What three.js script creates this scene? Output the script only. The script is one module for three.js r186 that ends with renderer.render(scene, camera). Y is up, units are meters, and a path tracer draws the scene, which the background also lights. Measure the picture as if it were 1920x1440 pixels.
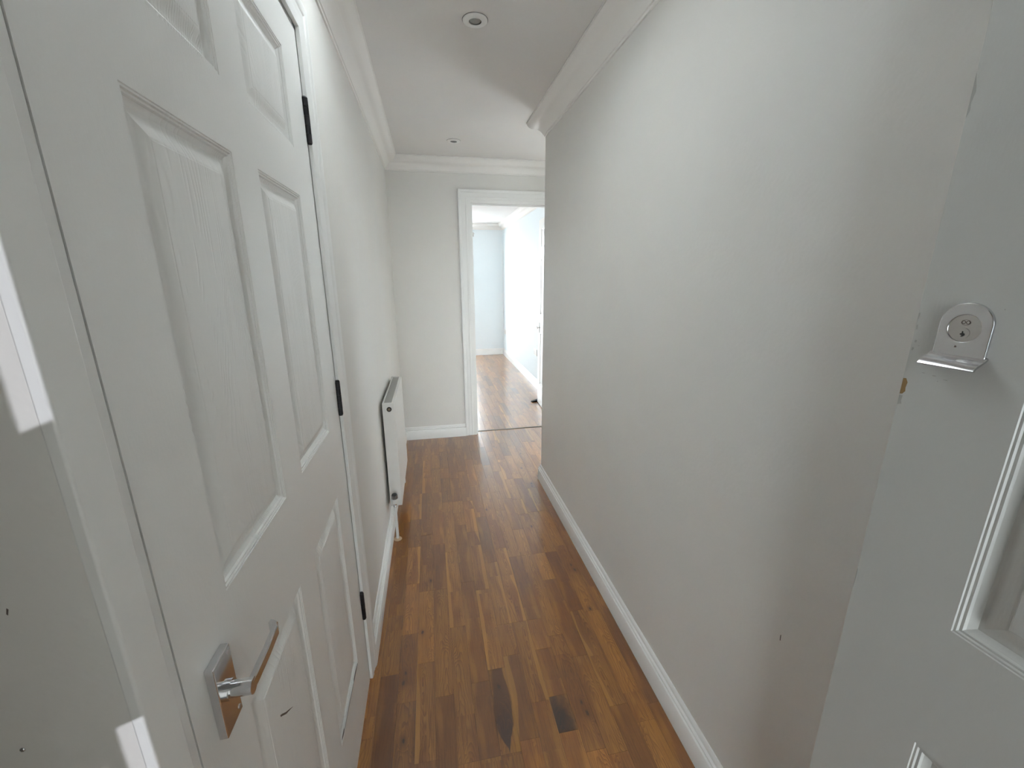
import * as THREE from 'three';
import { mergeGeometries, mergeVertices, toCreasedNormals } from 'three/addons/utils/BufferGeometryUtils.js';
import { RoundedBoxGeometry } from 'three/addons/geometries/RoundedBoxGeometry.js';

// ---------------------------------------------------------------- camera, sky, sun, exposure
const scene = new THREE.Scene();
const FOCAL = 773.7;                                   // pixels, for a 1920 x 1440 picture
const camera = new THREE.PerspectiveCamera(2 * Math.atan(720 / FOCAL) * 180 / Math.PI, 1920 / 1440, 0.02, 60);
camera.rotation.order = 'YXZ';
camera.position.set(0, 1.412, 0);
camera.rotation.set(-14.577 * Math.PI / 180, -11.027 * Math.PI / 180, -0.29 * Math.PI / 180);
scene.add(camera);

const renderer = new THREE.WebGLRenderer({ antialias: true });
renderer.toneMapping = THREE.LinearToneMapping;
renderer.toneMappingExposure = 1.19;
renderer.shadowMap.enabled = true;

scene.background = new THREE.Color().setRGB(0.855, 0.945, 1.0);
scene.backgroundIntensity = 13;

const sunTo = new THREE.Vector3(-0.9, -0.35, -1).normalize();
const sun = new THREE.DirectionalLight(0xf0f3ff, 2.0);
sun.position.copy(sunTo).multiplyScalar(-12); sun.target.position.set(0, 0, 0);
sun.castShadow = true; sun.shadow.radius = .25; sun.shadow.mapSize.set(2048, 2048);
Object.assign(sun.shadow.camera, { left: -6, right: 6, top: 6, bottom: -6, near: 0.5, far: 30 });
sun.name = 'sun'; scene.add(sun, sun.target);

// ---------------------------------------------------------------- sizes (metres)
const L = -0.284, R = 0.717, H = 2.298;                // hall: left wall, right wall, ceiling
const ZC = -0.3455;                                     // end face of the cupboard wall beside the entrance
const ZE = -2.611;                                     // far end of the right wall
const ZB = -3.578;                                     // hall's end wall
const ZF = 0.42;                                       // front wall
const FR = 1.32, FL = -2.4, FB = -7.57, FN = -3.678;   // far room: right, left, back, near
const SX = 2.7;                                        // side passage reaches this far right

// ---------------------------------------------------------------- helpers
let seed = 7;
const rnd = () => { seed = (seed * 1664525 + 1013904223) >>> 0; return seed / 4294967296; };
const rr = (a, b) => a + (b - a) * rnd();
const taken = {};
function numbered(name) { const n = taken[name] = (taken[name] ?? -1) + 1; return n ? name + '_' + String(n).padStart(3, '0') : name; }
function mesh(name, geometries, material, parent = scene) {
  const g = Array.isArray(geometries) ? (geometries.length > 1 ? mergeGeometries(geometries.map(q => q.index ? q.toNonIndexed() : q)) : geometries[0]) : geometries;
  const m = new THREE.Mesh(g, material);
  m.name = numbered(name); m.castShadow = m.receiveShadow = true; parent.add(m);
  return m;
}
function thing(name, label, category, [x, y, z] = [0, 0, 0], turn = 0, group) {
  const o = new THREE.Group(); o.name = numbered(name); o.position.set(x, y, z); o.rotation.y = turn;
  o.userData = { label, category }; if (group) o.userData.group = group;
  scene.add(o); return o;
}
function struct(o, label, category) { o.userData.kind = 'structure'; if (label) o.userData.label = label; if (category) o.userData.category = category; return o; }
// box with uv in metres
function box(x0, x1, y0, y1, z0, z1) {
  const a = Math.min(x0, x1), b = Math.max(x0, x1), c = Math.min(y0, y1), d = Math.max(y0, y1), e = Math.min(z0, z1), f = Math.max(z0, z1);
  const g = new THREE.BoxGeometry(b - a, d - c, f - e); g.translate((a + b) / 2, (c + d) / 2, (e + f) / 2);
  const p = g.attributes.position, n = g.attributes.normal, uv = g.attributes.uv;
  for (let i = 0; i < p.count; i++) {
    const nx = Math.abs(n.getX(i)), ny = Math.abs(n.getY(i));
    if (nx > .5) uv.setXY(i, p.getZ(i), p.getY(i)); else if (ny > .5) uv.setXY(i, p.getX(i), p.getZ(i)); else uv.setXY(i, p.getX(i), p.getY(i));
  }
  return g;
}
function rbox(x0, x1, y0, y1, z0, z1, r = .002, s = 2) {
  const g = new RoundedBoxGeometry(Math.abs(x1 - x0), Math.abs(y1 - y0), Math.abs(z1 - z0), s, r);
  g.translate((x0 + x1) / 2, (y0 + y1) / 2, (z0 + z1) / 2); return g;
}
function cyl(r0, r1, h, axis, [x, y, z], n = 24) {
  const g = new THREE.CylinderGeometry(r0, r1, h, n);
  if (axis === 'x') g.rotateZ(-Math.PI / 2); if (axis === 'z') g.rotateX(Math.PI / 2);
  g.translate(x, y, z); return g;
}
function lathe(pts, n = 40) { return new THREE.LatheGeometry(pts.map(([a, b]) => new THREE.Vector2(a, b)), n); }
// a closed profile [[d, h], ...] carried along a mitred path [[a, b], ...]; d is measured to the left of the path, h out of its plane
function sweep(path, profile, to, crease = .5) {
  const n = path.length, m = profile.length, off = [];
  for (let i = 0; i < n; i++) {
    const dir = (j) => { const [a, b] = path[j], [c, d] = path[j + 1], l = Math.hypot(c - a, d - b); return [(c - a) / l, (d - b) / l]; };
    const p = dir(Math.max(0, i - 1)), q = dir(Math.min(n - 2, i));
    const n1 = [-p[1], p[0]], n2 = [-q[1], q[0]], k = 1 + n1[0] * n2[0] + n1[1] * n2[1];
    off.push([(n1[0] + n2[0]) / k, (n1[1] + n2[1]) / k]);
  }
  const P = (i, j) => to(path[i][0] + off[i][0] * profile[j][0], path[i][1] + off[i][1] * profile[j][0], profile[j][1]);
  const pos = [], uv = [];
  let s = 0;
  for (let i = 0; i + 1 < n; i++) {
    const len = Math.hypot(path[i + 1][0] - path[i][0], path[i + 1][1] - path[i][1]);
    let t = 0;
    for (let j = 0; j < m; j++) {
      const k = (j + 1) % m, w = Math.hypot(profile[k][0] - profile[j][0], profile[k][1] - profile[j][1]);
      const A = P(i, j), B = P(i + 1, j), C = P(i + 1, k), D = P(i, k);
      pos.push(...A, ...B, ...C, ...A, ...C, ...D);
      uv.push(s, t, s + len, t, s + len, t + w, s, t, s + len, t + w, s, t + w);
      t += w;
    }
    s += len;
  }
  const flat = profile.map(([a, b]) => new THREE.Vector2(a, b));
  for (const [i, f] of [[0, false], [n - 1, true]])
    for (const t of THREE.ShapeUtils.triangulateShape(flat, [])) { for (const j of f ? [t[2], t[1], t[0]] : t) { pos.push(...P(i, j)); uv.push(flat[j].x, flat[j].y); } }
  let g = new THREE.BufferGeometry();
  g.setAttribute('position', new THREE.Float32BufferAttribute(pos, 3)); g.setAttribute('uv', new THREE.Float32BufferAttribute(uv, 2));
  return orient(g, crease);
}
// make triangles face outwards (signed volume) and set creased normals
function orient(g, crease = .5) {
  const p = g.attributes.position.array; let v = 0;
  const u = g.attributes.uv.array;
  for (let i = 0; i < p.length; i += 9) v += p[i] * (p[i + 4] * p[i + 8] - p[i + 5] * p[i + 7]) - p[i + 1] * (p[i + 3] * p[i + 8] - p[i + 5] * p[i + 6]) + p[i + 2] * (p[i + 3] * p[i + 7] - p[i + 4] * p[i + 6]);
  if (v < 0) for (let i = 0, k = 0; i < p.length; i += 9, k += 6) {
    for (let c = 0; c < 3; c++) { const t = p[i + 3 + c]; p[i + 3 + c] = p[i + 6 + c]; p[i + 6 + c] = t; }
    for (let c = 0; c < 2; c++) { const t = u[k + 2 + c]; u[k + 2 + c] = u[k + 4 + c]; u[k + 4 + c] = t; }
  }
  g.computeVertexNormals();
  return toCreasedNormals(g, crease);
}

// ---------------------------------------------------------------- noise and textures
function hash2(x, y, s) { let h = (x * 374761393 + y * 668265263 + s * 974634721) | 0; h = Math.imul(h ^ (h >>> 13), 1274126177); h ^= h >>> 16; return (h >>> 0) / 4294967296; }
function vnoise(x, y, s, px = 0, py = 0) {
  const xi = Math.floor(x), yi = Math.floor(y), fx = x - xi, fy = y - yi, u = fx * fx * (3 - 2 * fx), v = fy * fy * (3 - 2 * fy);
  const w = (a, p) => p ? ((a % p) + p) % p : a;
  const a = hash2(w(xi, px), w(yi, py), s), b = hash2(w(xi + 1, px), w(yi, py), s), c = hash2(w(xi, px), w(yi + 1, py), s), d = hash2(w(xi + 1, px), w(yi + 1, py), s);
  return a + (b - a) * u + (c - a) * v + (a - b - c + d) * u * v;
}
function fbm(x, y, s, o = 4, px = 0, py = 0) { let r = 0, a = .5, t = 0; for (let i = 0; i < o; i++) { r += a * vnoise(x, y, s + i, px, py); t += a; a *= .5; x *= 2; y *= 2; px *= 2; py *= 2; } return r / t; }
function tex(w, h, f, srgb) {
  const d = new Uint8Array(w * h * 4);
  for (let y = 0; y < h; y++) for (let x = 0; x < w; x++) {
    const c = f((x + .5) / w, (y + .5) / h, x, y), i = (y * w + x) * 4;
    if (typeof c === 'number') { d[i] = d[i + 1] = d[i + 2] = Math.max(0, Math.min(255, c * 255)); } else for (let k = 0; k < 3; k++) d[i + k] = Math.max(0, Math.min(255, c[k] * 255));
    d[i + 3] = 255;
  }
  const t = new THREE.DataTexture(d, w, h); t.wrapS = t.wrapT = THREE.RepeatWrapping; t.magFilter = THREE.LinearFilter; t.minFilter = THREE.LinearMipmapLinearFilter; t.generateMipmaps = true;
  if (srgb) t.colorSpace = THREE.SRGBColorSpace;
  t.needsUpdate = true; return t;
}
const sm = (a, b, x) => { const t = Math.max(0, Math.min(1, (x - a) / (b - a))); return t * t * (3 - 2 * t); };
const mix3 = (a, b, t) => [a[0] + (b[0] - a[0]) * t, a[1] + (b[1] - a[1]) * t, a[2] + (b[2] - a[2]) * t];

// oak staves: u across one stave (64.5 mm), v along 0.6 m
function oak(s, o) {
  return tex(160, 768, (u, v) => {
    const wob = (fbm(u * 1.5 + 3, v * 3.4, s, 4) - .5);
    const cu = u - o.c + wob * .5;
    let ph = o.cath * (cu * cu) * 5.5 + v * o.run + wob * 2.1;
    let knot = 0, dk = 0;
    for (const [ku, kv, kr] of o.knots) {
      const dx = (u - ku) * .0645, dy = (v - kv) * .6 * .5, d = Math.hypot(dx, dy) / kr;
      ph += 2.2 * Math.exp(-d * d * .12); knot = Math.max(knot, 1 - sm(.45, 1.35, d + (fbm(u * 11, v * 55, s + 3, 3) - .5) * 1.3)); dk = Math.max(dk, Math.exp(-d * d * .16) * (.5 + fbm(u * 6, v * 22, s + 4, 2)));
    }
    const ringf = ph * o.freq * 1.45, f = ringf - Math.floor(ringf);
    const ring = Math.pow(f, 2.2) * (1 - sm(.94, 1, f));
    const pores = fbm(u * 30, v * 8, s + 11, 2), fine = fbm(u * 75, v * 22, s + 17, 2), broad = fbm(u * 1.6, v * 2.6, s + 5, 3);
    let c = mix3([.735, .555, .345], [.60, .42, .24], sm(.3, .7, broad));
    c = mix3(c, [.46, .29, .145], ring * o.contrast * (.25 + 1.1 * fbm(u * 2.3, v * 5, s + 41, 2)));
    c = mix3(c, [.46, .295, .15], sm(.54, .72, pores) * .4);
    c = mix3(c, [.78, .60, .39], sm(.58, .8, fine) * .25);
    if (o.sap) { const e = o.sap > 0 ? u : 1 - u, ed = Math.abs(o.sap); c = mix3(c, [.82, .65, .44], (1 - sm(ed - .02, ed + .03, e + (fbm(3.1, v * 3.1, s + 23, 3) - .5) * .6)) * .7); }
    if (o.heart === 1) {                                 // long brown heart tapering towards v = 0
      const t = v / .48, hw = .40 * sm(-.02, .30, t) * (1 - .35 * sm(.5, 1, t)), q = Math.abs(u - (.58 - .12 * t) + (fbm(u * 3, v * 9, s + 31, 3) - .5) * .22);
      const ins = (1 - sm(hw - .04, hw + .03, q)) * (1 - sm(.5, .56, v)); c = mix3(c, mix3([.27, .155, .10], [.47, .31, .17], sm(.05, .75, t + (ring - .4) * .35)), ins * .92);
    }
    if (o.heart === 2) { const d = Math.hypot((u - .18) * .8, (v - .065) * 4.4) + (fbm(u * 4, v * 22, s + 31, 3) - .5) * .5; c = mix3(c, mix3([.22, .13, .08], [.46, .30, .16], ring * .8), 1 - sm(.05, .85, d)); }
    c = mix3(c, [.40, .24, .125], Math.min(1, dk * .5));
    c = mix3(c, [.235, .135, .075], knot * .8);
    return c;
  }, true);
}
const oakMaps = [
  oak(101, { c: .5, cath: 1.0, run: 2.4, freq: 2.4, contrast: .8, knots: [] }),
  oak(202, { c: .15, cath: .5, run: .7, freq: 5.5, contrast: .6, knots: [], sap: .16 }),
  oak(303, { c: .8, cath: .7, run: 1.2, freq: 4.0, contrast: .7, knots: [[.3, .3, .0042]] }),
  oak(404, { c: .45, cath: 1.3, run: 1.8, freq: 2.8, contrast: .85, knots: [], sap: -.18 }),
  oak(505, { c: -.6, cath: .2, run: .25, freq: 7.5, contrast: .5, knots: [] }),
  oak(606, { c: .5, cath: .9, run: 2.9, freq: 2.2, contrast: .85, knots: [[.7, .62, .0048], [.45, .2, .0036], [.62, .68, .003]] }),
  oak(707, { c: 1.5, cath: .2, run: .3, freq: 6.5, contrast: .5, knots: [], sap: .22 }),
  oak(808, { c: .4, cath: .8, run: 5.5, freq: 4.4, contrast: .6, knots: [], heart: 2 }),
  oak(909, { c: .6, cath: .6, run: 1.6, freq: 3.0, contrast: .7, knots: [[.55, .36, .006]], sap: .14, heart: 1 }),
  oak(1010, { c: .3, cath: 1.2, run: 1.1, freq: 3.2, contrast: .75, knots: [[.2, .8, .004]] }),
];
// embossed wood grain on moulded doors (height map, 0.30 x 0.75 m)
const embossMap = tex(384, 768, (u, v) => {
  const wob = (fbm(u * 4, v * 4, 61, 3, 4, 4) - .5);
  const cu = Math.abs(u - .5) + wob * .05;
  const r = (cu * cu * 13 + (.5 - .5 * Math.cos(v * Math.PI * 2)) * 1.9 + wob * .7) * 5.5, f = r - Math.floor(r);
  const line = Math.pow(Math.sin(Math.PI * f), 6);
  const br = sm(.42, .6, fbm(u * 26, v * 9, 67, 2, 26, 9));
  return .75 - .6 * line * br - .12 * fbm(u * 60, v * 20, 71, 2, 60, 20);
});
embossMap.repeat.set(1 / .30, 1 / .75);
const weaveMap = tex(256, 256, (u, v) => .5 + .5 * (fbm(u * 70, v * 14, 141, 2, 70, 14) - .5) + .3 * (fbm(u * 90, v * 90, 147, 2, 90, 90) - .5));
weaveMap.repeat.set(1 / .16, 1 / .16);
const plasterMap = tex(512, 512, (u, v) => .5 + .5 * (fbm(u * 90, v * 90, 81, 3, 90, 90) - .5) + .9 * (fbm(u * 7, v * 7, 83, 3, 7, 7) - .5));
plasterMap.repeat.set(1 / .7, 1 / .7);
const tintMap = tex(256, 256, (u, v) => { const a = fbm(u * 3, v * 3, 91, 4, 3, 3), b = fbm(u * 5, v * 5, 97, 3, 5, 5); const g = .955 + .06 * (a - .5); return [g + .012 * (b - .5), g, g - .012 * (b - .5)]; }, true);
tintMap.repeat.set(1 / 1.9, 1 / 1.9);
const sheenMap = tex(256, 256, (u, v) => .9 + .22 * (fbm(u * 6, v * 6, 131, 4, 6, 6) - .5));
sheenMap.repeat.set(1 / 1.3, 1 / 1.3);

// ---------------------------------------------------------------- materials
const col = (r, g, b) => new THREE.Color().setRGB(r, g, b);
const M = {
  wall: new THREE.MeshStandardMaterial({ color: col(.86, .835, .79), roughness: .62, map: tintMap, bumpMap: plasterMap, bumpScale: .0006, roughnessMap: sheenMap }),
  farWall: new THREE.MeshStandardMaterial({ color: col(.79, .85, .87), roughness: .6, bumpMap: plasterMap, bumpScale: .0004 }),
  ceiling: new THREE.MeshStandardMaterial({ color: col(.86, .83, .80), roughness: .85, map: tintMap, bumpMap: plasterMap, bumpScale: .0004 }),
  plaster: new THREE.MeshStandardMaterial({ color: col(.86, .835, .80), roughness: .75 }),
  gloss: new THREE.MeshStandardMaterial({ color: col(.85, .845, .82), roughness: .30 }),
  door: new THREE.MeshStandardMaterial({ color: col(.85, .845, .82), roughness: .34, bumpMap: embossMap, bumpScale: .0008 }),
  doorSkin: new THREE.MeshStandardMaterial({ color: col(.85, .845, .82), roughness: .34, bumpMap: weaveMap, bumpScale: .00016 }),
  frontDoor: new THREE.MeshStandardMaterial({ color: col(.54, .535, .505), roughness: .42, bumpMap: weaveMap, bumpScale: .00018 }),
  chrome: new THREE.MeshStandardMaterial({ color: col(.66, .66, .67), metalness: 1, roughness: .14 }),
  satin: new THREE.MeshStandardMaterial({ color: col(.55, .53, .51), metalness: 1, roughness: .34 }),
  black: new THREE.MeshStandardMaterial({ color: col(.018, .018, .02), metalness: .3, roughness: .42 }),
  rubber: new THREE.MeshStandardMaterial({ color: col(.012, .012, .013), roughness: .8 }),
  dark: new THREE.MeshStandardMaterial({ color: col(.03, .028, .026), roughness: .9 }),
  radiator: new THREE.MeshStandardMaterial({ color: col(.78, .76, .72), roughness: .38 }),
  grille: new THREE.MeshStandardMaterial({ color: col(.46, .45, .42), roughness: .6 }),
  plastic: new THREE.MeshStandardMaterial({ color: col(.80, .79, .76), roughness: .32 }),
  brassEnd: new THREE.MeshStandardMaterial({ color: col(.22, .17, .12), metalness: .8, roughness: .35 }),
  woodCollar: new THREE.MeshStandardMaterial({ color: col(.58, .42, .27), roughness: .5 }),
  threshold: new THREE.MeshStandardMaterial({ color: col(.19, .155, .12), roughness: .5 }),
  lamp: new THREE.MeshStandardMaterial({ color: col(.36, .35, .32), metalness: .6, roughness: .25 }),
  glassGrey: new THREE.MeshPhysicalMaterial({ color: col(.30, .30, .28), roughness: .2, metalness: .2 }),
  scuff: new THREE.MeshStandardMaterial({ color: col(.13, .10, .085), roughness: .8 }),
  chip: new THREE.MeshStandardMaterial({ color: col(.27, .165, .065), roughness: .8 }),
  grime: new THREE.MeshStandardMaterial({ color: col(.40, .385, .36), roughness: .7 }),
  subfloor: new THREE.MeshStandardMaterial({ color: col(.055, .033, .017), roughness: .9 }),
  render: new THREE.MeshStandardMaterial({ color: col(.30, .28, .25), roughness: .9 }),
  paving: new THREE.MeshStandardMaterial({ color: col(.10, .098, .094), roughness: .9 }),
  upvc: new THREE.MeshStandardMaterial({ color: col(.82, .83, .83), roughness: .3 }),
  opal: new THREE.MeshPhysicalMaterial({ color: col(.97, .97, .965), roughness: 1, transmission: 1, thickness: 0 }),
  pane: new THREE.MeshPhysicalMaterial({ color: 0xffffff, transmission: 1, thickness: 0, roughness: 0, ior: 1.5 }),
};
const oakMats = oakMaps.map(map => new THREE.MeshPhysicalMaterial({ map, vertexColors: true, roughness: .30, ior: 1.7, clearcoat: 1, clearcoatRoughness: .19 }));

// ---------------------------------------------------------------- floors of oak staves
const PITCH = .0645, X0 = -.248;
function stave(x0, x1, z0, z1, tone, variant, flip, off) {
  const g = 0.00022, a = x0 + g, b = x1 - g, c = Math.min(z0, z1) + g, d = Math.max(z0, z1) - g, t = -.0002 - rnd() * .00005, e = .00006;
  // top face with a small chamfer all round, sides down to the bed
  const ring = (i, y) => [[a + i, y, d - i], [b - i, y, d - i], [b - i, y, c + i], [a + i, y, c + i]];
  const r = [ring(0, -.006), ring(0, t - e), ring(e, t)], pos = [], uv = [], colr = [];
  const UV = p => { let u = (p[0] - x0) / PITCH, v = -(p[2]) / .6 + off; if (flip & 1) u = 1 - u; if (flip & 2) v = -v; return [u * .94 + .03, v]; };
  const tri = (...q) => { for (const p of q) { pos.push(...p); uv.push(...UV(p)); colr.push(...tone); } };
  for (let k = 0; k < 2; k++) for (let i = 0; i < 4; i++) { const j = (i + 1) % 4; tri(r[k][i], r[k][j], r[k + 1][j]); tri(r[k][i], r[k + 1][j], r[k + 1][i]); }
  tri(r[2][0], r[2][1], r[2][2]); tri(r[2][0], r[2][2], r[2][3]);
  const geo = new THREE.BufferGeometry();
  geo.setAttribute('position', new THREE.Float32BufferAttribute(pos, 3)); geo.setAttribute('uv', new THREE.Float32BufferAttribute(uv, 2)); geo.setAttribute('color', new THREE.Float32BufferAttribute(colr, 3));
  geo.computeVertexNormals(); return geo;
}
// joints read off the photograph for the hall (strip number: [z of each end])
const joints = {
  '-1': [-1.537, -2.02, -2.62], 0: [-1.26, -1.537, -1.93, -2.25, -2.58, -3.0], 1: [-.78, -1.146, -1.431, -1.72, -2.003, -2.27, -2.576, -2.72, -3.05], 2: [-.95, -1.287, -1.66, -2.1, -2.44, -2.58, -2.8, -3.1],
  3: [-.80, -1.143, -1.66, -2.003, -2.35, -2.57, -2.95, -3.2], 4: [-.922, -1.43, -1.925, -2.432, -2.77, -2.93, -3.25], 5: [-.922, -1.17, -1.683, -2.16, -2.43, -2.75, -3.19], 6: [-.922, -1.21, -1.62, -2.08, -2.42, -2.85, -3.28],
  7: [-.95, -1.255, -1.405, -1.80, -2.22, -2.62, -3.05], 8: [-1.06, -1.405, -1.9, -2.42, -2.95], 9: [-.948, -1.068, -1.258, -1.405, -1.82, -2.27, -2.5, -2.92], 10: [-.88, -1.31, -1.82, -2.05, -2.4, -2.8],
  11: [-.86, -1.20, -1.622, -1.82, -2.2, -2.377, -2.66, -3.0], 12: [-.996, -1.415, -1.82, -2.21, -2.66, -3.06], 13: [-.93, -1.40, -1.86, -2.21, -2.5, -2.9], 14: [-.98, -1.40, -1.9, -2.33, -2.75],
};
// tone and grain of staves that stand out: [strip, z inside the stave, brightness, redness, grain, flip]
const marked = [
  [0, -1.1, .50, 1.12, 4, 0], [-1, -1.1, .92, 1.0, 1, 0], [1, -1.0, .62, 1.05, 5, 0], [1, -1.30, .85, 1, 5, 1], [1, -2.1, .62, 1.08, 2, 0], [1, -1.9, 1.05, 1, 3, 0], [1, -2.65, .68, 1.08, 0, 0],
  [2, -1.1, .80, 1, 3, 1], [2, -1.5, 1.06, 1, 2, 0], [3, -1.0, .70, 1.03, 4, 0], [3, -1.3, .86, 1, 0, 0], [3, -1.83, .74, 1.08, 4, 1], [4, -1.2, .80, 1, 0, 1], [4, -1.6, .98, 1, 1, 0], [4, -2.1, .95, 1, 0, 0],
  [5, -1.05, .70, 1.02, 4, 0], [5, -1.4, .92, 1, 4, 0], [6, -1.0, .72, 1, 8, 1], [6, -1.4, .95, 1, 1, 0], [7, -1.1, .74, 1, 6, 0], [7, -1.33, .82, 1.02, 2, 0], [8, -1.2, .84, 1, 3, 0], [9, -1.0, .60, 1, 7, 0],
  [9, -1.15, .80, 1.04, 4, 0], [9, -1.33, 1.16, .98, 4, 0], [10, -1.1, .80, 1.03, 5, 0], [10, -1.5, .92, 1, 0, 0], [11, -1.0, .86, 1, 0, 0], [11, -1.4, .80, 1.05, 4, 0], [11, -1.7, 1.14, .98, 0, 0], [12, -1.2, .80, 1.0, 3, 1],
  [12, -1.6, .66, 1.10, 4, 0], [12, -.85, .80, 1, 4, 0], [13, -1.2, .98, 1, 0, 0], [13, -1.6, .92, 1, 5, 0], [12, -2.4, .74, 1.06, 4, 0], [4, -2.85, 1.16, .97, 4, 0],
];
function layFloor(name, xa, xb, za, zb, seen, useJoints) {
  // za nearer than zb; staves that the photograph shows are parts, the rest one joined part
  const floor = struct(mesh(name, box(xa, xb, -.12, -.0055, za, zb), M.subfloor));
  const rest = oakMats.map(() => []);
  for (let k = Math.floor((xa - X0) / PITCH); X0 + k * PITCH < xb; k++) {
    const x0 = Math.max(xa, X0 + k * PITCH), x1 = Math.min(xb, X0 + (k + 1) * PITCH);
    if (x1 - x0 < .004) continue;
    let cuts = [za, zb];
    const fixed = (useJoints && joints[k]) || [];
    cuts.push(...fixed.filter(z => z < za - .05 && z > zb + .05));
    cuts.sort((p, q) => q - p);
    for (let i = 0; i + 1 < cuts.length; i++) { const gap = cuts[i] - cuts[i + 1]; if (gap > .56) { cuts.splice(i + 1, 0, cuts[i] - rr(.24, .46)); } }
    for (let i = 0; i + 1 < cuts.length; i++) {
      const z0 = cuts[i], z1 = cuts[i + 1], zm = (z0 + z1) / 2;
      let b = rr(.80, 1.10), red = rr(.97, 1.05), v = [0, 1, 0, 3, 4, 9, 6, 4, 0, 2, 4, 0, 9, 4, 5, 9, 9, 4][Math.floor(rnd() * 18)], flip = Math.floor(rnd() * 4), off = rnd() * 3;
      if (rnd() < .14) b *= .76; if (rnd() < .1) b *= 1.1; 
      if (useJoints) for (const q of marked) if (q[0] === k && q[1] < z0 && q[1] > z1) { b = q[2]; red = q[3]; v = q[4]; flip = q[5] & 1; off = v >= 7 ? z0 / .6 : off; }
      const g = stave(x0, x1, z0, z1, [b * red * .83, b * .645, b * (2 - red) * .25], v, flip, off);
      if (seen(x0, x1, z0, z1)) mesh('stave', g, oakMats[v], floor); else rest[v].push(g);
    }
  }
  const all = rest.flatMap((l, v) => l.length ? [mesh('staves', l, oakMats[v], floor)] : []);
  all.forEach(m => m.userData.kind = 'stuff');
  return floor;
}

// ---------------------------------------------------------------- shell of the hall
layFloor('floor', L - .02, R + .02, ZF + .08, ZB - .07, (x0, x1, z0, z1) => z1 < -.55, true);
layFloor('floor', R + .02, 1.2, ZE + .02, ZB - .07, (x0, x1) => x0 < 1.0, false);
layFloor('floor', FL, FR, ZB - .092, FB, (x0, x1, z0, z1) => x0 > .33 && x1 > .37 + (-3.6 - z0) * .10 - .08, false);
struct(mesh('floor', box(1.2, SX, -.12, 0, ZE + .02, ZB - .07), M.ceiling));  // pale floor out of view, added to bounce light onto the ceiling
struct(mesh('floor', box(-1.2, L - .02, -.12, 0, ZC - .1, ZF + .08), M.threshold));
struct(mesh('roof_added_canopy', box(-1.6, .76, 2.32, 2.42, ZF + .1, 2.6), M.wall));  // added canopy behind the camera, cuts off light from the high sky
struct(mesh('ground', box(-9, .86, -.22, -.02, ZF + .08, 9), M.paving));

// wall on the left, cut by the cupboard doorway
const DW0 = -.4085, DW1 = -1.2525, DH = 1.992;         // clear opening
const wl = struct(mesh('wall_left', [
  box(L, L - .1, 0, H, ZC, -.385), box(L, L - .1, 0, H, -1.276, ZB - .1), box(L, L - .1, 2.02, H, -.385, -1.276)], M.wall));
struct(mesh('wall_cupboard', [box(L - .1, -1.2, 0, H, ZC, ZC - .06), box(L - .72, L - .80, 0, H, ZC - .06, -1.6), box(L - .1, L - .8, 0, H, -1.5, -1.6), box(L - .1, L - .8, H, H + .05, ZC, -1.6), box(L - .1, L - .8, -.1, 0, ZC, -1.6)], M.wall));
struct(mesh('wall_right', box(R, R + .1, 0, H, ZF, ZE), M.wall));
const BX0 = .365, BX1 = 1.127, BH = 1.986;             // doorway into the far room
struct(mesh('wall_back', [box(L, BX0 - .032, 0, H, ZB, FN), box(BX1 + .032, 1.5, 0, H, ZB, FN), box(2.12, SX + .1, 0, H, ZB, FN), box(1.5, 2.12, 0, .05, ZB, FN), box(1.5, 2.12, 1.5, H, ZB, FN), box(BX0 - .032, BX1 + .032, BH + .032, H, ZB, FN)], M.wall));
struct(mesh('wall_side', [box(R + .1, SX + .1, 0, H, ZE, ZE + .1), box(SX, SX + .1, 0, H, ZE + .1, FN)], M.wall));
const RX0 = -.22, RX1 = .30, RZ0 = -1.02, RZ1 = -1.53;        // added rooflight, out of view, to brighten the hall
struct(mesh('ceiling', [box(-1.3, RX0, H, H + .14, ZF + .1, FN), box(RX1, SX + .1, H, H + .14, ZF + .1, FN), box(RX0, RX1, H, H + .14, ZF + .1, RZ0), box(RX0, RX1, H, H + .14, RZ1, FN)], M.ceiling));
// front wall behind the camera
const FX0 = -.17, FX1 = .706;
struct(mesh('wall_front', [box(-1.2, FX0, 0, H, ZF, ZF + .1), box(FX1, R + .1, 0, H, ZF, ZF + .1), box(FX0, FX1, 2.03, H, ZF, ZF + .1), box(-1.2, -1.3, 0, H, ZC - .06, ZF + .1), box(-1.3, R + .1, H, 2.9, ZF, ZF + .1)], M.wall));
// outside the entrance: paving and added walls that block sky, slit for sun patch
const GX = .76, G0 = .8050, G1 = .8300;                  // near face of that wall, the gap's two edges
const prism = (pts, y0, y1) => { const g = new THREE.ExtrudeGeometry(new THREE.Shape(pts.map(([x, z]) => new THREE.Vector2(x, -z))), { depth: y1 - y0, bevelEnabled: false }); g.rotateX(-Math.PI / 2); g.translate(0, y0, 0); return g; };
const GS = .1 / .9;                                      // the gap runs through the wall at the slant of the sun
const gap = (y0, y1) => prism([[GX, G0], [GX + .1, G0 + GS], [GX + .1, G1 + GS], [GX, G1]], y0, y1);
struct(mesh('wall_added_screen', [prism([[GX, ZF + .1], [GX + .1, ZF + .1], [GX + .1, G0 + GS], [GX, G0]], -.1, 4.2), prism([[GX, G1], [GX + .1, G1 + GS], [GX + .1, 6.5], [GX, 6.5]], -.1, 4.2),
  gap(-.1, 1.33), gap(1.47, 1.715), gap(2.5, 4.2), box(-.30, -.40, -.1, 3.2, ZF + .1, 2.2)].map(g => g.index ? g.toNonIndexed() : g), M.render));
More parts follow.
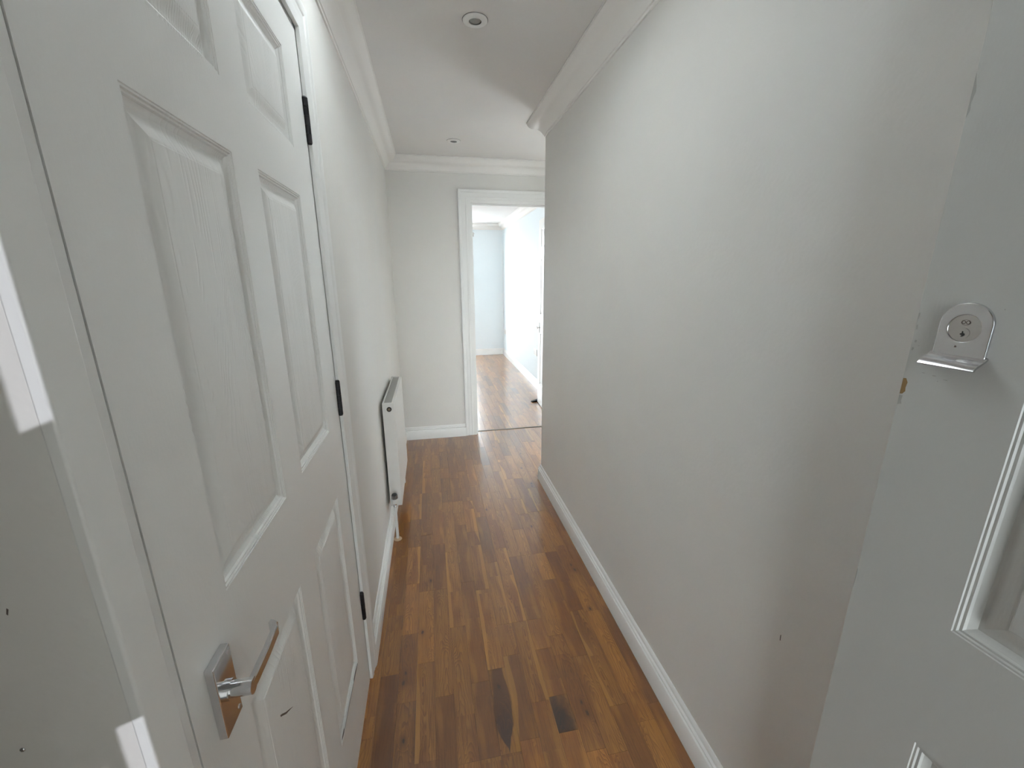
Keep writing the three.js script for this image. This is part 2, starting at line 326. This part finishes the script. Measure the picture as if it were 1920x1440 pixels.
// ---------------------------------------------------------------- far room shell
struct(mesh('wall_far_right', box(FR, FR + .1, 0, H, FN, FB - .1), M.farWall));
const LZ0 = -3.95, LZ1 = -5.1, LY0 = .3, LY1 = 1.9;
struct(mesh('wall_far_left', [box(FL, FL - .1, 0, H, FN, LZ0), box(FL, FL - .1, 0, H, LZ1, FB - .1), box(FL, FL - .1, 0, LY0, LZ0, LZ1), box(FL, FL - .1, LY1, H, LZ0, LZ1)], M.farWall));
struct(mesh('wall_far_near', [box(L, FL - .1, 0, H, ZB - .02, FN)], M.farWall));
const WX0 = .14, WX1 = .765, WY0 = .03, WY1 = 2.06;
struct(mesh('wall_far_back', [box(FL - .1, WX0, 0, H, FB, FB - .1), box(WX1, FR + .1, 0, H, FB, FB - .1), box(WX0, WX1, WY1, H, FB, FB - .1), box(WX0, WX1, 0, WY0, FB, FB - .1)], M.farWall));
struct(mesh('ceiling', box(FL - .1, FR + .1, H, H + .14, FN, FB - .1), M.ceiling));

// ---------------------------------------------------------------- windows (out of view, letting daylight in; the rooflight is added)
function windowUnit(name, x0, x1, y0, y1, to, n) {
  const w = new THREE.Group(); w.name = name; scene.add(w); struct(w);
  const parts = [], f = .055;
  const b = (a0, a1, c0, c1) => { const g = box(a0, a1, c0, c1, -.03, .03); to(g); return g; };
  parts.push(b(x0, x1, y0, y0 + f), b(x0, x1, y1 - f, y1));
  for (let i = 0; i <= n; i++) { const x = x0 + f / 2 + (x1 - x0 - f) * i / n; parts.push(b(x - f / 2, x + f / 2, y0 + f, y1 - f)); }
  mesh('window_frame', parts, M.upvc, w);
  for (let i = 0; i < n; i++) {
    const a = x0 + f + (x1 - x0 - f) * i / n, c = x0 + (x1 - x0 - f) * (i + 1) / n;
    const g = new THREE.PlaneGeometry(c - a, y1 - y0 - 2 * f); g.translate((a + c) / 2, (y0 + y1) / 2, 0); to(g); mesh('window_pane', g, M.pane, w);
  }
}
windowUnit('window_1', WX0, WX1, WY0, WY1, g => g.translate(0, 0, FB - .06), 1);
windowUnit('added_rooflight_4', RX0 - .03, RX1 + .03, -RZ0 - .03, -RZ1 + .03, g => { g.rotateX(-Math.PI / 2); g.translate(0, H + .17, 0); }, 1);
mesh('added_diffuser', box(RX0, RX1, H + .012, H + .015, RZ0, RZ1), M.opal, scene.getObjectByName('added_rooflight_4'));  // opal sheet of the added rooflight, softens the edge of its light
windowUnit('unseen_window_3', -LZ0, -LZ1, LY0, LY1, g => { g.rotateY(Math.PI / 2); g.translate(FL - .06, 0, 0); }, 3);  // out of view, placed to brighten the far room
windowUnit('unseen_window_2', 1.5, 2.12, .05, 1.5, g => g.translate(0, 0, ZB - .06), 1);  // out of view, placed to light the left wall and hall ceiling

// ---------------------------------------------------------------- cornices, skirtings, architraves
const corniceProfile = [[0, 0], [.095, 0], [.0955, -.0055], [.091, -.007], [.0905, -.012], [.086, -.021], [.080, -.029], [.072, -.036], [.062, -.041], [.050, -.0450], [.040, -.0495], [.031, -.056], [.023, -.065], [.016, -.076], [.011, -.085], [.0065, -.0865], [.0055, -.0945], [0, -.0955]];
const skirtProfile = [[0, 0], [.018, 0], [.018, .079], [.0172, .0805], [.0120, .0825], [.0115, .0850], [.0130, .0875], [.0150, .0900], [.0145, .0935], [.0120, .0960], [.0085, .0980], [.0080, .1010], [.0078, .1060], [.0068, .1085], [.0050, .1120], [.0028, .1145], [0, .115]];
const trimAt = (y) => (a, b, h) => [a, y + h, b];
let tn = 0; const trim = (g, m) => struct(mesh('trim_' + (++tn), g, m));
// room side lies to the left of each path when seen from above with z to the right, hence the sign of d
const neg = pr => pr.map(([d, h]) => [-d, h]);
function run(path, profile, y, side) { return sweep(path, side < 0 ? neg(profile) : profile, trimAt(y), .6); }
trim(run([[L, ZC - .0], [L, ZB], [SX, ZB]], corniceProfile, H, 1), M.plaster);
trim(run([[R, ZF], [R, ZE], [SX, ZE]], corniceProfile, H, -1), M.plaster);
trim(run([[BX1 + .2, FN], [FR, FN], [FR, FB], [FL, FB]], corniceProfile, H, -1), M.plaster);
const base = (name, path, side) => struct(mesh('baseboard_' + name, run(path, skirtProfile, 0, side), M.gloss));
base('left', [[L, -1.322], [L, ZB]], 1);
base('back', [[L, ZB], [.264, ZB]], 1);
base('right', [[R, ZF], [R, ZE], [SX, ZE]], -1);
base('side', [[BX1 + .10, ZB], [SX, ZB]], 1);
base('far_right', [[BX1 + .11, FN], [FR, FN], [FR, FB], [WX1, FB]], -1);

// architrave round the cupboard doorway: ogee with a thick outer edge
const archProfile = w => [[0, 0], [0, .009], [.004, .0105], [.010, .0108], [.016, .0125], [.019, .0105], [.030, .0115], [w - .030, .0135], [w - .026, .0125], [w - .022, .0150], [w - .012, .0185], [w - .004, .0180], [w - .001, .0150], [w, .0100], [w, 0]];
// far leg and head (one piece of joinery) in the plane of the left wall; a = -z, b = y
const cupTo = (a, b, h) => [L + h, b, -a];
trim([sweep([[1.257, 0.004], [1.257, 1.999], [.345, 1.999]], neg(archProfile(.066)), cupTo, .6),
  rbox(L - .002, L + .010, .004, 2.03, -.345, -.386, .003)], M.gloss);
// lining of the cupboard doorway with its stop
trim([box(L - .1, L - .0005, 0, 2.012, -.384, -.4095), box(L - .1, L - .002, 0, 2.012, -1.2525, -1.277), box(L - .1, L - .002, 1.9925, 2.021, -.384, -1.277),
  box(L - .06, L - .04, 0, 1.992, -.4095, -.424), box(L - .06, L - .04, 0, 1.992, -1.2525, -1.238), box(L - .06, L - .04, 1.978, 1.9925, -.424, -1.238)], M.gloss);
// architrave and lining of the doorway into the far room
const backTo = (a, b, h) => [a, b, ZB + h];
trim(sweep([[BX0 - .026, 0.002], [BX0 - .026, BH + .026], [BX1 + .026, BH + .026], [BX1 + .026, 0.002]], archProfile(.078), backTo, .6), M.gloss);
trim([box(BX0 - .032, BX0, 0, BH, ZB + .003, FN - .002), box(BX1, BX1 + .032, 0, BH, ZB + .003, FN - .002), box(BX0 - .032, BX1 + .032, BH, BH + .032, ZB + .003, FN - .002),
  box(BX0, BX0 + .012, 0, BH - .012, ZB - .02, ZB - .055), box(BX1 - .012, BX1, 0, BH - .012, ZB - .02, ZB - .055), box(BX0, BX1, BH - .012, BH, ZB - .02, ZB - .055)], M.gloss);
trim(sweep([[BX0 - .026, 0.002], [BX0 - .026, BH + .026], [BX1 + .026, BH + .026], [BX1 + .026, 0.002]], archProfile(.078), (a, b, h) => [a, b, FN - h], .6), M.gloss);
trim(sweep([[BX0, 0], [BX1, 0]], [[-.011, -.004], [-.011, .0015], [-.007, .004], [.007, .004], [.011, .0015], [.011, -.004]], (a, b, h) => [a, h, ZB - .081 + b], .3), M.threshold);
// frame of the entrance
trim([box(FX0, FX0 + .02, 0, 2.03, ZF - .01, ZF + .11), box(FX1 - .012, FX1, 0, 2.03, ZF - .01, ZF + .11), box(FX0, FX1, 2.01, 2.03, ZF - .01, ZF + .11)], M.gloss);

// ---------------------------------------------------------------- six-panel doors
const ring = [[0, 0], [.0010, -.0012], [.0034, -.0010], [.0046, -.0032], [.0074, -.0030], [.0088, -.0060], [.0125, -.0088], [.0155, -.0100], [.0200, -.0097], [.0260, -.0078], [.0320, -.0050], [.0375, -.0027], [.0400, -.0023], [.0412, -.0016], [.0430, -.0015]];
function panelGeometry(x0, x1, y0, y1, t, k = 1) {
  const loops = ring.map(([i, d]) => [[x0 + i * k, y0 + i * k, d * k], [x1 - i * k, y0 + i * k, d * k], [x1 - i * k, y1 - i * k, d * k], [x0 + i * k, y1 - i * k, d * k]]);
  loops.unshift(loops[0].map(p => [p[0], p[1], -t])); 
  const pos = [], uv = [];
  const tri = (...q) => { for (const p of q) { pos.push(...p); uv.push(p[0], p[1]); } };
  for (let l = 0; l + 1 < loops.length; l++) for (let i = 0; i < 4; i++) { const j = (i + 1) % 4, a = loops[l], b = loops[l + 1]; tri(a[i], a[j], b[j]); tri(a[i], b[j], b[i]); }
  const f = loops[loops.length - 1]; tri(f[0], f[1], f[2]); tri(f[0], f[2], f[3]);
  const bk = loops[0]; tri(bk[2], bk[1], bk[0]); tri(bk[3], bk[2], bk[0]);
  const g = new THREE.BufferGeometry();
  g.setAttribute('position', new THREE.Float32BufferAttribute(pos, 3)); g.setAttribute('uv', new THREE.Float32BufferAttribute(uv, 2));
  g.computeVertexNormals(); return toCreasedNormals(g, .35);
}
function doorLeaf(group, w, h, t, cols, rows, skin, mat, k) {
  const s = new THREE.Shape([[0, 0], [w, 0], [w, h], [0, h]].map(p => new THREE.Vector2(...p)));
  for (const [a, b] of cols) for (const [c, d] of rows) s.holes.push(new THREE.Path([[a, c], [a, d], [b, d], [b, c]].map(p => new THREE.Vector2(...p))));
  const g = new THREE.ExtrudeGeometry(s, { depth: t, bevelEnabled: false }); g.translate(0, 0, -t);
  mesh('door_leaf', g, skin, group);
  for (const [c, d] of rows) for (const [a, b] of cols) mesh('door_panel', panelGeometry(a, b, c, d, t - .004, k), mat, group);
}
// thin mark lying on a surface: outline in the plane z = 0, 0.3 mm thick
function mark(points, mat, parent, place, name = 'scuff_mark') {
  const g = new THREE.ExtrudeGeometry(new THREE.Shape(points.map(p => new THREE.Vector2(...p))), { depth: .0003, bevelEnabled: false }); place?.(g);
  return mesh(name, g, mat, parent);
}

// cupboard door in the left wall: local x runs away from the camera, local z faces the hall
const CZ = -.4115;
const cup = thing('door_1', 'white six-panel cupboard door with black hinges and square chrome lever handle', 'door', [L, .006, CZ], Math.PI / 2); struct(cup);
const cx = z => -z + CZ;                                // world z to local x
doorLeaf(cup, .838, 1.981, .036, [[cx(-.523), cx(-.766)], [cx(-.868), cx(-1.118)]], [[.232, .812], [1.006, 1.592], [1.693, 1.890]], M.doorSkin, M.door, 1);
for (const y of [1.789, 1.060, .319]) {
  const hz = new THREE.Group(); hz.name = numbered('hinge'); hz.position.set(.8405, y, .0045); cup.add(hz);
  const kn = [];
  for (let i = 0; i < 5; i++) kn.push(cyl(.0072, .0072, .0186, 'y', [0, -.0408 + i * .0204, 0], 16));
  kn.push(cyl(.0055, .0055, .104, 'y', [0, 0, 0], 10), cyl(.0052, .0070, .003, 'y', [0, .0525, 0], 12), cyl(.0070, .0052, .003, 'y', [0, -.0525, 0], 12));
  mesh('knuckle', kn, M.black, hz);
  mesh('hinge_plate', [box(-.006, .0005, -.0505, .0505, -.0065, -.004), box(.0005, .010, -.0505, .0505, -.0065, -.004)], M.black, hz);
}
{
  const h = new THREE.Group(); h.name = numbered('handle'); h.position.set(cx(-.4665), .905, 0); cup.add(h); h.userData.label = 'square chrome lever handle';
  mesh('back_plate', rbox(-.0205, .0205, -.053, .053, 0, .0105, .0014, 2), M.chrome, h);
  mesh('boss', [cyl(.0125, .0125, .006, 'z', [0, .001, .012], 28), cyl(.0098, .0098, .030, 'z', [0, .001, .024], 28)], M.chrome, h);
  // bar swept along the door, its end curling back to the leaf
  const pts = [[-.002, .0355], [.010, .0365], [.05, .0372], [.085, .0365], [.0925, .0345], [.0965, .030], [.0975, .026]];
  const g = sweep(pts, [[-.0035, -.0078], [.0025, -.0085], [.0040, -.006], [.0040, .006], [.0025, .0085], [-.0035, .0078]], (a, b, q) => [a, .001 + q, b], .7);
  mesh('lever', [g, cyl(.0098, .0088, .006, 'z', [0, .001, .0365], 24)].map(q => { const c = q.index ? q.toNonIndexed() : q; return c; }), M.chrome, h);
  mesh('screw', [cyl(.003, .003, .0012, 'z', [.014, .044, .0108], 12), cyl(.003, .003, .0012, 'z', [.014, -.044, .0108], 12)], M.satin, h);
}
// scuffs on the cupboard door
mark([[.190, .689], [.196, .684], [.211, .669], [.228, .655], [.241, .6435], [.228, .6530], [.210, .6655], [.196, .6795], [.190, .685]], M.scuff, cup, g => g.translate(0, 0, -.0017));
mark([[.634, .243], [.700, .239], [.701, .243], [.668, .249], [.640, .249]], M.scuff, cup, g => g.translate(0, -.012, 0));
mark([[.500, .246], [.630, .243], [.632, .246], [.560, .2515], [.500, .250]], M.grime, cup, g => g.translate(0, -.012, 0));
mark([[.464, .254], [.486, .249], [.498, .252], [.488, .258], [.468, .259]], M.scuff, cup, g => g.translate(0, -.012, 0));

// front door standing open against the right wall: local z faces the hall, local x runs back to the hinges
const FDZ = -.456, FDX = .660;
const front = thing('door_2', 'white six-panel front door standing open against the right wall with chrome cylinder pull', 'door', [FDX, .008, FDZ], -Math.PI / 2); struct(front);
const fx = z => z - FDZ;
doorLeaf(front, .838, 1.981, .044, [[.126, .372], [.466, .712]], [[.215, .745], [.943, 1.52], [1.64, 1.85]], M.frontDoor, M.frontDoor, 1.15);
{
  const h = new THREE.Group(); h.name = numbered('cylinder_pull'); h.position.set(fx(-.3995), 1.337, 0); h.userData.label = 'chrome cylinder pull with lock'; front.add(h);
  const s = new THREE.Shape(); const w = .0262;
  s.moveTo(-w, -.033); s.lineTo(w, -.033); s.lineTo(w, .006); s.absarc(0, .006, w, 0, Math.PI, false); s.lineTo(-w, -.033);
  const hole = new THREE.Path(); hole.absarc(0, .0015, .0180, 0, Math.PI * 2, true); s.holes.push(hole);
  const pg = new THREE.ExtrudeGeometry(s, { depth: .0026, bevelEnabled: true, bevelSize: .001, bevelThickness: .001, bevelSegments: 2, curveSegments: 40 }); pg.translate(0, 0, .001);
  // bent finger lip along the bottom
  const lip = sweep([[0, -.0325], [.003, -.0355], [.009, -.0395], [.0155, -.0435], [.0185, -.0475]].map(([z, y]) => [z, y]), [[-.0014, -.030], [.0014, -.030], [.0014, .030], [-.0014, .030]], (z, y, q) => [q, y, z + .002], .7);
  mesh('pull_plate', pg, M.chrome, h); const sr = lathe([[.0166, 0], [.0184, 0], [.0184, .0024], [.0166, .0024], [.0166, 0]], 48); sr.rotateX(Math.PI / 2); sr.translate(0, .0015, .0004); mesh('lock_shadow_ring', sr, M.dark, h); mesh('finger_lip', lip, M.chrome, h);  // dark ring paints the shade in the gap round the lock
  const lock = mesh('lock_cylinder', cyl(.0168, .0168, .004, 'z', [0, .0015, .0015], 48), M.satin, h);
  mesh('barrel', [cyl(.0066, .0066, .0012, 'z', [0, -.0045, .0040], 32)], M.satin, lock);
  const ks = new THREE.Shape([[-.0010, .0028], [.0005, .0020], [.0003, .0004], [.0022, -.0004], [.0026, -.0024], [.0004, -.0044], [-.0016, -.0042], [-.0004, -.0026], [-.0026, -.0018], [-.0026, -.0008], [-.0009, .0002]].map(p => new THREE.Vector2(...p)));
  const kg = new THREE.ExtrudeGeometry(ks, { depth: .0004, bevelEnabled: false }); kg.translate(0, -.0045, .0045); mesh('keyhole', kg, M.dark, lock);
  const em = []; for (const q of [-.0022, .0022]) { const t = new THREE.TorusGeometry(.0018, .00035, 6, 20); t.translate(q, .0090, .0037); em.push(t); }
  const t2 = new THREE.TorusGeometry(.0046, .00025, 6, 24); t2.scale(1, .72, 1); t2.translate(0, .0088, .0037); em.push(t2);
  mesh('emblem', em, M.scuff, lock);
  mark([[-.001, -.001], [.001, -.001], [.0012, .0008], [-.0006, .0014]], M.scuff, h, g => g.translate(-.004, -.022, .0046));
}
// chipped paint and grime along the door's leading edge
mark([[.0004, 1.261], [.004, 1.2615], [.0068, 1.256], [.0058, 1.248], [.0066, 1.243], [.0035, 1.2385], [.0004, 1.238]], M.chip, front, null, 'paint_chip');
mark([[.0006, 1.236], [.0048, 1.236], [.0040, 1.228], [.0055, 1.224], [.0006, 1.222]], M.grime, front, null, 'paint_chip');
mark([[.0003, 1.640], [.0042, 1.618], [.0020, 1.606], [.0030, 1.598], [.0003, 1.590]], M.grime, front, null, 'paint_chip');
mark([[.0003, .945], [.0022, .935], [.0012, .915], [.0003, .905]], M.grime, front, null, 'paint_chip');
const blob = (w, h) => { const p = []; for (let i = 0; i < 14; i++) { const a = i / 14 * Math.PI * 2, k = rr(.55, 1); p.push([Math.cos(a) * w * .5 * k, Math.sin(a) * h * .5 * k]); } return p; };
for (const [x, y, w, q] of [[.0022, 1.334, .0030, .010], [.0045, 1.3145, .0040, .0045], [.0030, 1.304, .0030, .0060], [.0095, 1.309, .0020, .0014], [.023, 1.2735, .0050, .0012], [.036, 1.2722, .0060, .0016], [.041, 1.266, .0014, .0012], [.049, 1.2695, .0060, .0012], [.0016, 1.350, .0020, .012], [.087, 1.364, .0016, .0014]])
  mark(blob(w, q), M.grime, front, g => g.translate(x, y, 0));

// far-room door, open against that room's right wall
const far = thing('door_3', 'white panelled door standing open inside the bright far room', 'door', [1.165, .008, -4.450], -(Math.PI / 2 + .05)); struct(far);
doorLeaf(far, .758, 1.970, .036, [[.105, .330], [.425, .650]], [[.232, .812], [1.006, 1.592], [1.693, 1.880]], M.doorSkin, M.door, 1);
{
  const h = new THREE.Group(); h.name = numbered('handle'); h.position.set(.062, .862, 0); far.add(h);
  mesh('back_plate', rbox(-.0205, .0205, -.056, .056, 0, .0085, .0014, 2), M.chrome, h);
  mesh('boss', cyl(.0095, .0095, .036, 'z', [0, .001, .024], 20), M.chrome, h);
  mesh('lever', rbox(-.012, .095, -.007, .009, .038, .046, .003, 2), M.chrome, h);
}

// ---------------------------------------------------------------- radiator on the left wall
{
  const x0 = -.272, x1 = -.209, z0 = -2.13, z1 = -2.73, y0 = .185, y1 = .782;
  const r = thing('radiator', 'white flat-panel radiator with top grille on the left wall', 'radiator', [(x0 + x1) / 2, y0, (z0 + z1) / 2]);
  const at = g => { g.translate(-(x0 + x1) / 2, -y0, -(z0 + z1) / 2); return g; };
  mesh('front_panel', at(rbox(x1 - .012, x1, y0, y1 - .004, z0 - .003, z1 + .003, .004, 3)), M.radiator, r);
  mesh('rear_panel', at(rbox(x0, x0 + .010, y0, y1 - .004, z0 - .003, z1 + .003, .003, 2)), M.radiator, r);
  for (const z of [z0, z1]) mesh('side_panel', at(rbox(x0 + .001, x1 - .0015, y0 + .004, y1, z - .002, z + .002, .0015, 2)), M.radiator, r);
  const fins = []; for (let z = z0 - .02; z > z1 + .015; z -= .0166) fins.push(at(box(x0 + .012, x1 - .014, y0 + .05, y1 - .03, z, z - .0008)));
  mesh('convector_fins', fins, M.radiator, r).userData.kind = 'stuff';
  const gr = mesh('top_grille', [at(box(x0 + .004, x0 + .010, y1 - .006, y1, z0, z1)), at(box(x1 - .014, x1 - .006, y1 - .006, y1, z0, z1)), at(box(x0 + .01, x1 - .014, y1 - .006, y1, z1 + .001, z1 + .014)), at(box(x0 + .01, x1 - .014, y1 - .006, y1, z0 - .001, z0 - .006))], M.radiator, r);
  const sl = []; for (let z = z0 - .010; z > z1 + .016; z -= .0095) sl.push(at(box(x0 + .010, x1 - .014, y1 - .006, y1 - .003, z, z - .0060)));
  mesh('grille_bars', sl, M.grille, gr);
  const pl = mesh('end_plug', at(cyl(.0125, .0125, .006, 'z', [(x0 + x1) / 2 + .004, y1 - .034, z0 + .003], 24)), M.dark, r);
  mesh('plug_head', at(cyl(.0072, .0085, .006, 'z', [(x0 + x1) / 2 + .004, y1 - .034, z0 + .007], 6)), M.brassEnd, pl);
  // thermostatic valve, its tail into the near lower corner, supply pipe down to the floor
  const vx = -.243, vz = -2.092, V = new THREE.Group(); V.name = numbered('valve'); V.position.set(vx - (x0 + x1) / 2, .022, vz - (z0 + z1) / 2); r.add(V);
  const lat = (pts, n) => lathe(pts, n);
  mesh('valve_body', [lat([[0, -.004], [.0085, -.004], [.011, .0], [.0085, .008], [.0095, .012], [.0095, .020], [0, .020]], 20), cyl(.0075, .0075, .04, 'z', [0, .006, -.020], 16), cyl(.0115, .0115, .010, 'z', [0, .006, -.022], 6)].map(g => { g.deleteAttribute('normal'); g = (g.index ? g.toNonIndexed() : g); g.computeVertexNormals(); return g; }), M.chrome, V);
  mesh('valve_collar', lat([[0, .018], [.0150, .018], [.0175, .022], [.0185, .034], [.0185, .043], [.0165, .046], [0, .046]], 28), M.plastic, V);
  const hd = []; hd.push(lat([[0, .045], [.0145, .045], [.0148, .066], [.0125, .073], [.007, .0765], [0, .077]], 28));
  mesh('valve_head', hd, M.black, V);
  const rb = []; for (let i = 0; i < 12; i++) { const a = i / 12 * Math.PI * 2; rb.push(cyl(.0022, .0024, .022, 'y', [Math.cos(a) * .0146, .057, Math.sin(a) * .0146], 8)); }
  mesh('valve_ribs', rb, M.chrome, V);
  mesh('supply_pipe', [cyl(.0075, .0075, y0 + .016, 'y', [vx - (x0 + x1) / 2, .020 - (y0 + .016) / 2, vz - (z0 + z1) / 2], 20)], M.plastic, r);
  const cg = lathe([[.008, 0], [.020, 0], [.0215, .003], [.0195, .0065], [.012, .009], [.008, .0095]], 28); cg.translate(vx - (x0 + x1) / 2, -y0, vz - (z0 + z1) / 2);
  mesh('pipe_collar', cg, M.woodCollar, r);
  const p2 = cyl(.0075, .0075, y0 + .02, 'y', [vx - (x0 + x1) / 2, -y0 / 2 + .01, z1 - .03 - (z0 + z1) / 2], 16); mesh('supply_pipe', p2, M.plastic, r);
  for (const z of [z0 - .12, z1 + .14]) mesh('bracket', at(box(L + .0005, x0, y0 + .08, y1 - .08, z, z - .02)), M.radiator, r);
}

// ---------------------------------------------------------------- downlights
function downlight(x, z, label) {
  const d = thing('downlight', label, 'downlight', [x, H, z], 0, 'recessed downlights in the hall ceiling');
  mesh('bezel', lathe([[.0228, -.0004], [.0226, -.0040], [.0236, -.0070], [.0262, -.0078], [.0330, -.0072], [.0420, -.0050], [.0445, -.0026], [.0448, -.0006], [.0430, -.0001], [.0228, -.0004]], 56), M.plastic, d);
  mesh('painted_gap_shade', lathe([[.0430, -.0001], [.0460, -.0001], [.0460, -.0007], [.0430, -.0007], [.0430, -.0001]], 48), M.dark, d);  // dark ring drawn as the shade where bezel meets ceiling
  mesh('lamp', lathe([[0, -.0010], [.0060, -.0009], [.0072, -.0016], [.0125, -.0024], [.0190, -.0030], [.0214, -.0012], [.0214, -.0003], [0, -.0003]], 40), M.glassGrey, d);
  mesh('lamp_rim', lathe([[.0206, -.0040], [.0224, -.0050], [.0226, -.0004], [.0206, -.0004], [.0206, -.0040]], 40), M.lamp, d);
}
downlight(.212, -1.741, 'round white recessed downlight nearer the entrance, unlit');
downlight(.2145, -3.110, 'round white recessed downlight near the end wall, unlit');

// ---------------------------------------------------------------- far room: sockets, curtain bracket, wedge
function socket(z, y, label) {
  const s = thing('wall_socket', label, 'socket', [FR, y, z], -Math.PI / 2, 'double sockets on the far right wall');
  mesh('face_plate', rbox(-.073, .073, -.043, .043, 0, .009, .003, 3), M.plastic, s);
  for (const x of [-.036, .036]) {
    mesh('switch', rbox(x - .005, x + .005, .012, .029, .008, .0115, .0015, 2), M.plastic, s);
    mesh('pin_holes', [box(x - .002, x + .002, -.006, .003, .0088, .0093), box(x - .014, x - .007, -.023, -.019, .0088, .0093), box(x + .007, x + .014, -.023, -.019, .0088, .0093)], M.dark, s);
  }
}
socket(-5.15, .460, 'white double socket low on the bright wall beside the open far door');
socket(-7.36, .445, 'white double socket low in the far corner of the bright room');
{
  const b = thing('curtain_bracket', 'small dark curtain pole bracket high on the far end wall', 'bracket', [.80, 2.125, FB]);
  mesh('wall_plate', rbox(-.012, .012, -.035, .035, 0, .004, .0015, 2), M.satin, b);
  mesh('arm', [cyl(.005, .005, .06, 'z', [0, 0, .032], 14), new THREE.TorusGeometry(.014, .004, 8, 20, Math.PI * 1.2).rotateZ(Math.PI * .9).translate(0, .012, .060)], M.satin, b);
}
{
  const w = thing('door_wedge', 'small black wedge holding the far room door open on the oak floor', 'door wedge', [1.150, 0, -4.475], .1);
  const s = new THREE.Shape([[-.05, 0], [.045, 0], [.045, .028], [-.05, .006]].map(p => new THREE.Vector2(...p)));
  const e = new THREE.ExtrudeGeometry(s, { depth: .034, bevelEnabled: true, bevelSize: .001, bevelThickness: .001, bevelSegments: 1 }); e.translate(0, .001, -.017);
  mesh('wedge_body', e, M.rubber, w);
}

// scuffs and a screw head on the end face beside the entrance
for (const [x, y, a] of [[-.353, 1.178, .5], [-.348, 1.163, .8], [-.344, 1.152, .9]])
  mark([[0, 0], [.005, .002], [.0055, .0036], [.0005, .0014]], M.scuff, wl, g => { g.rotateZ(a); g.translate(x, y, ZC); });
mesh('screw_head', [new THREE.SphereGeometry(.0022, 12, 8).scale(1, 1, .6).translate(-.369, 1.015, ZC)], M.chrome, wl);
// scuffs on the right wall
mark([[0, 0], [.0016, .001], [.001, .016], [-.0006, .013]], M.scuff, scene.getObjectByName('wall_right'), g => { g.rotateY(-Math.PI / 2); g.translate(R, .634, -.611); });

renderer.render(scene, camera);
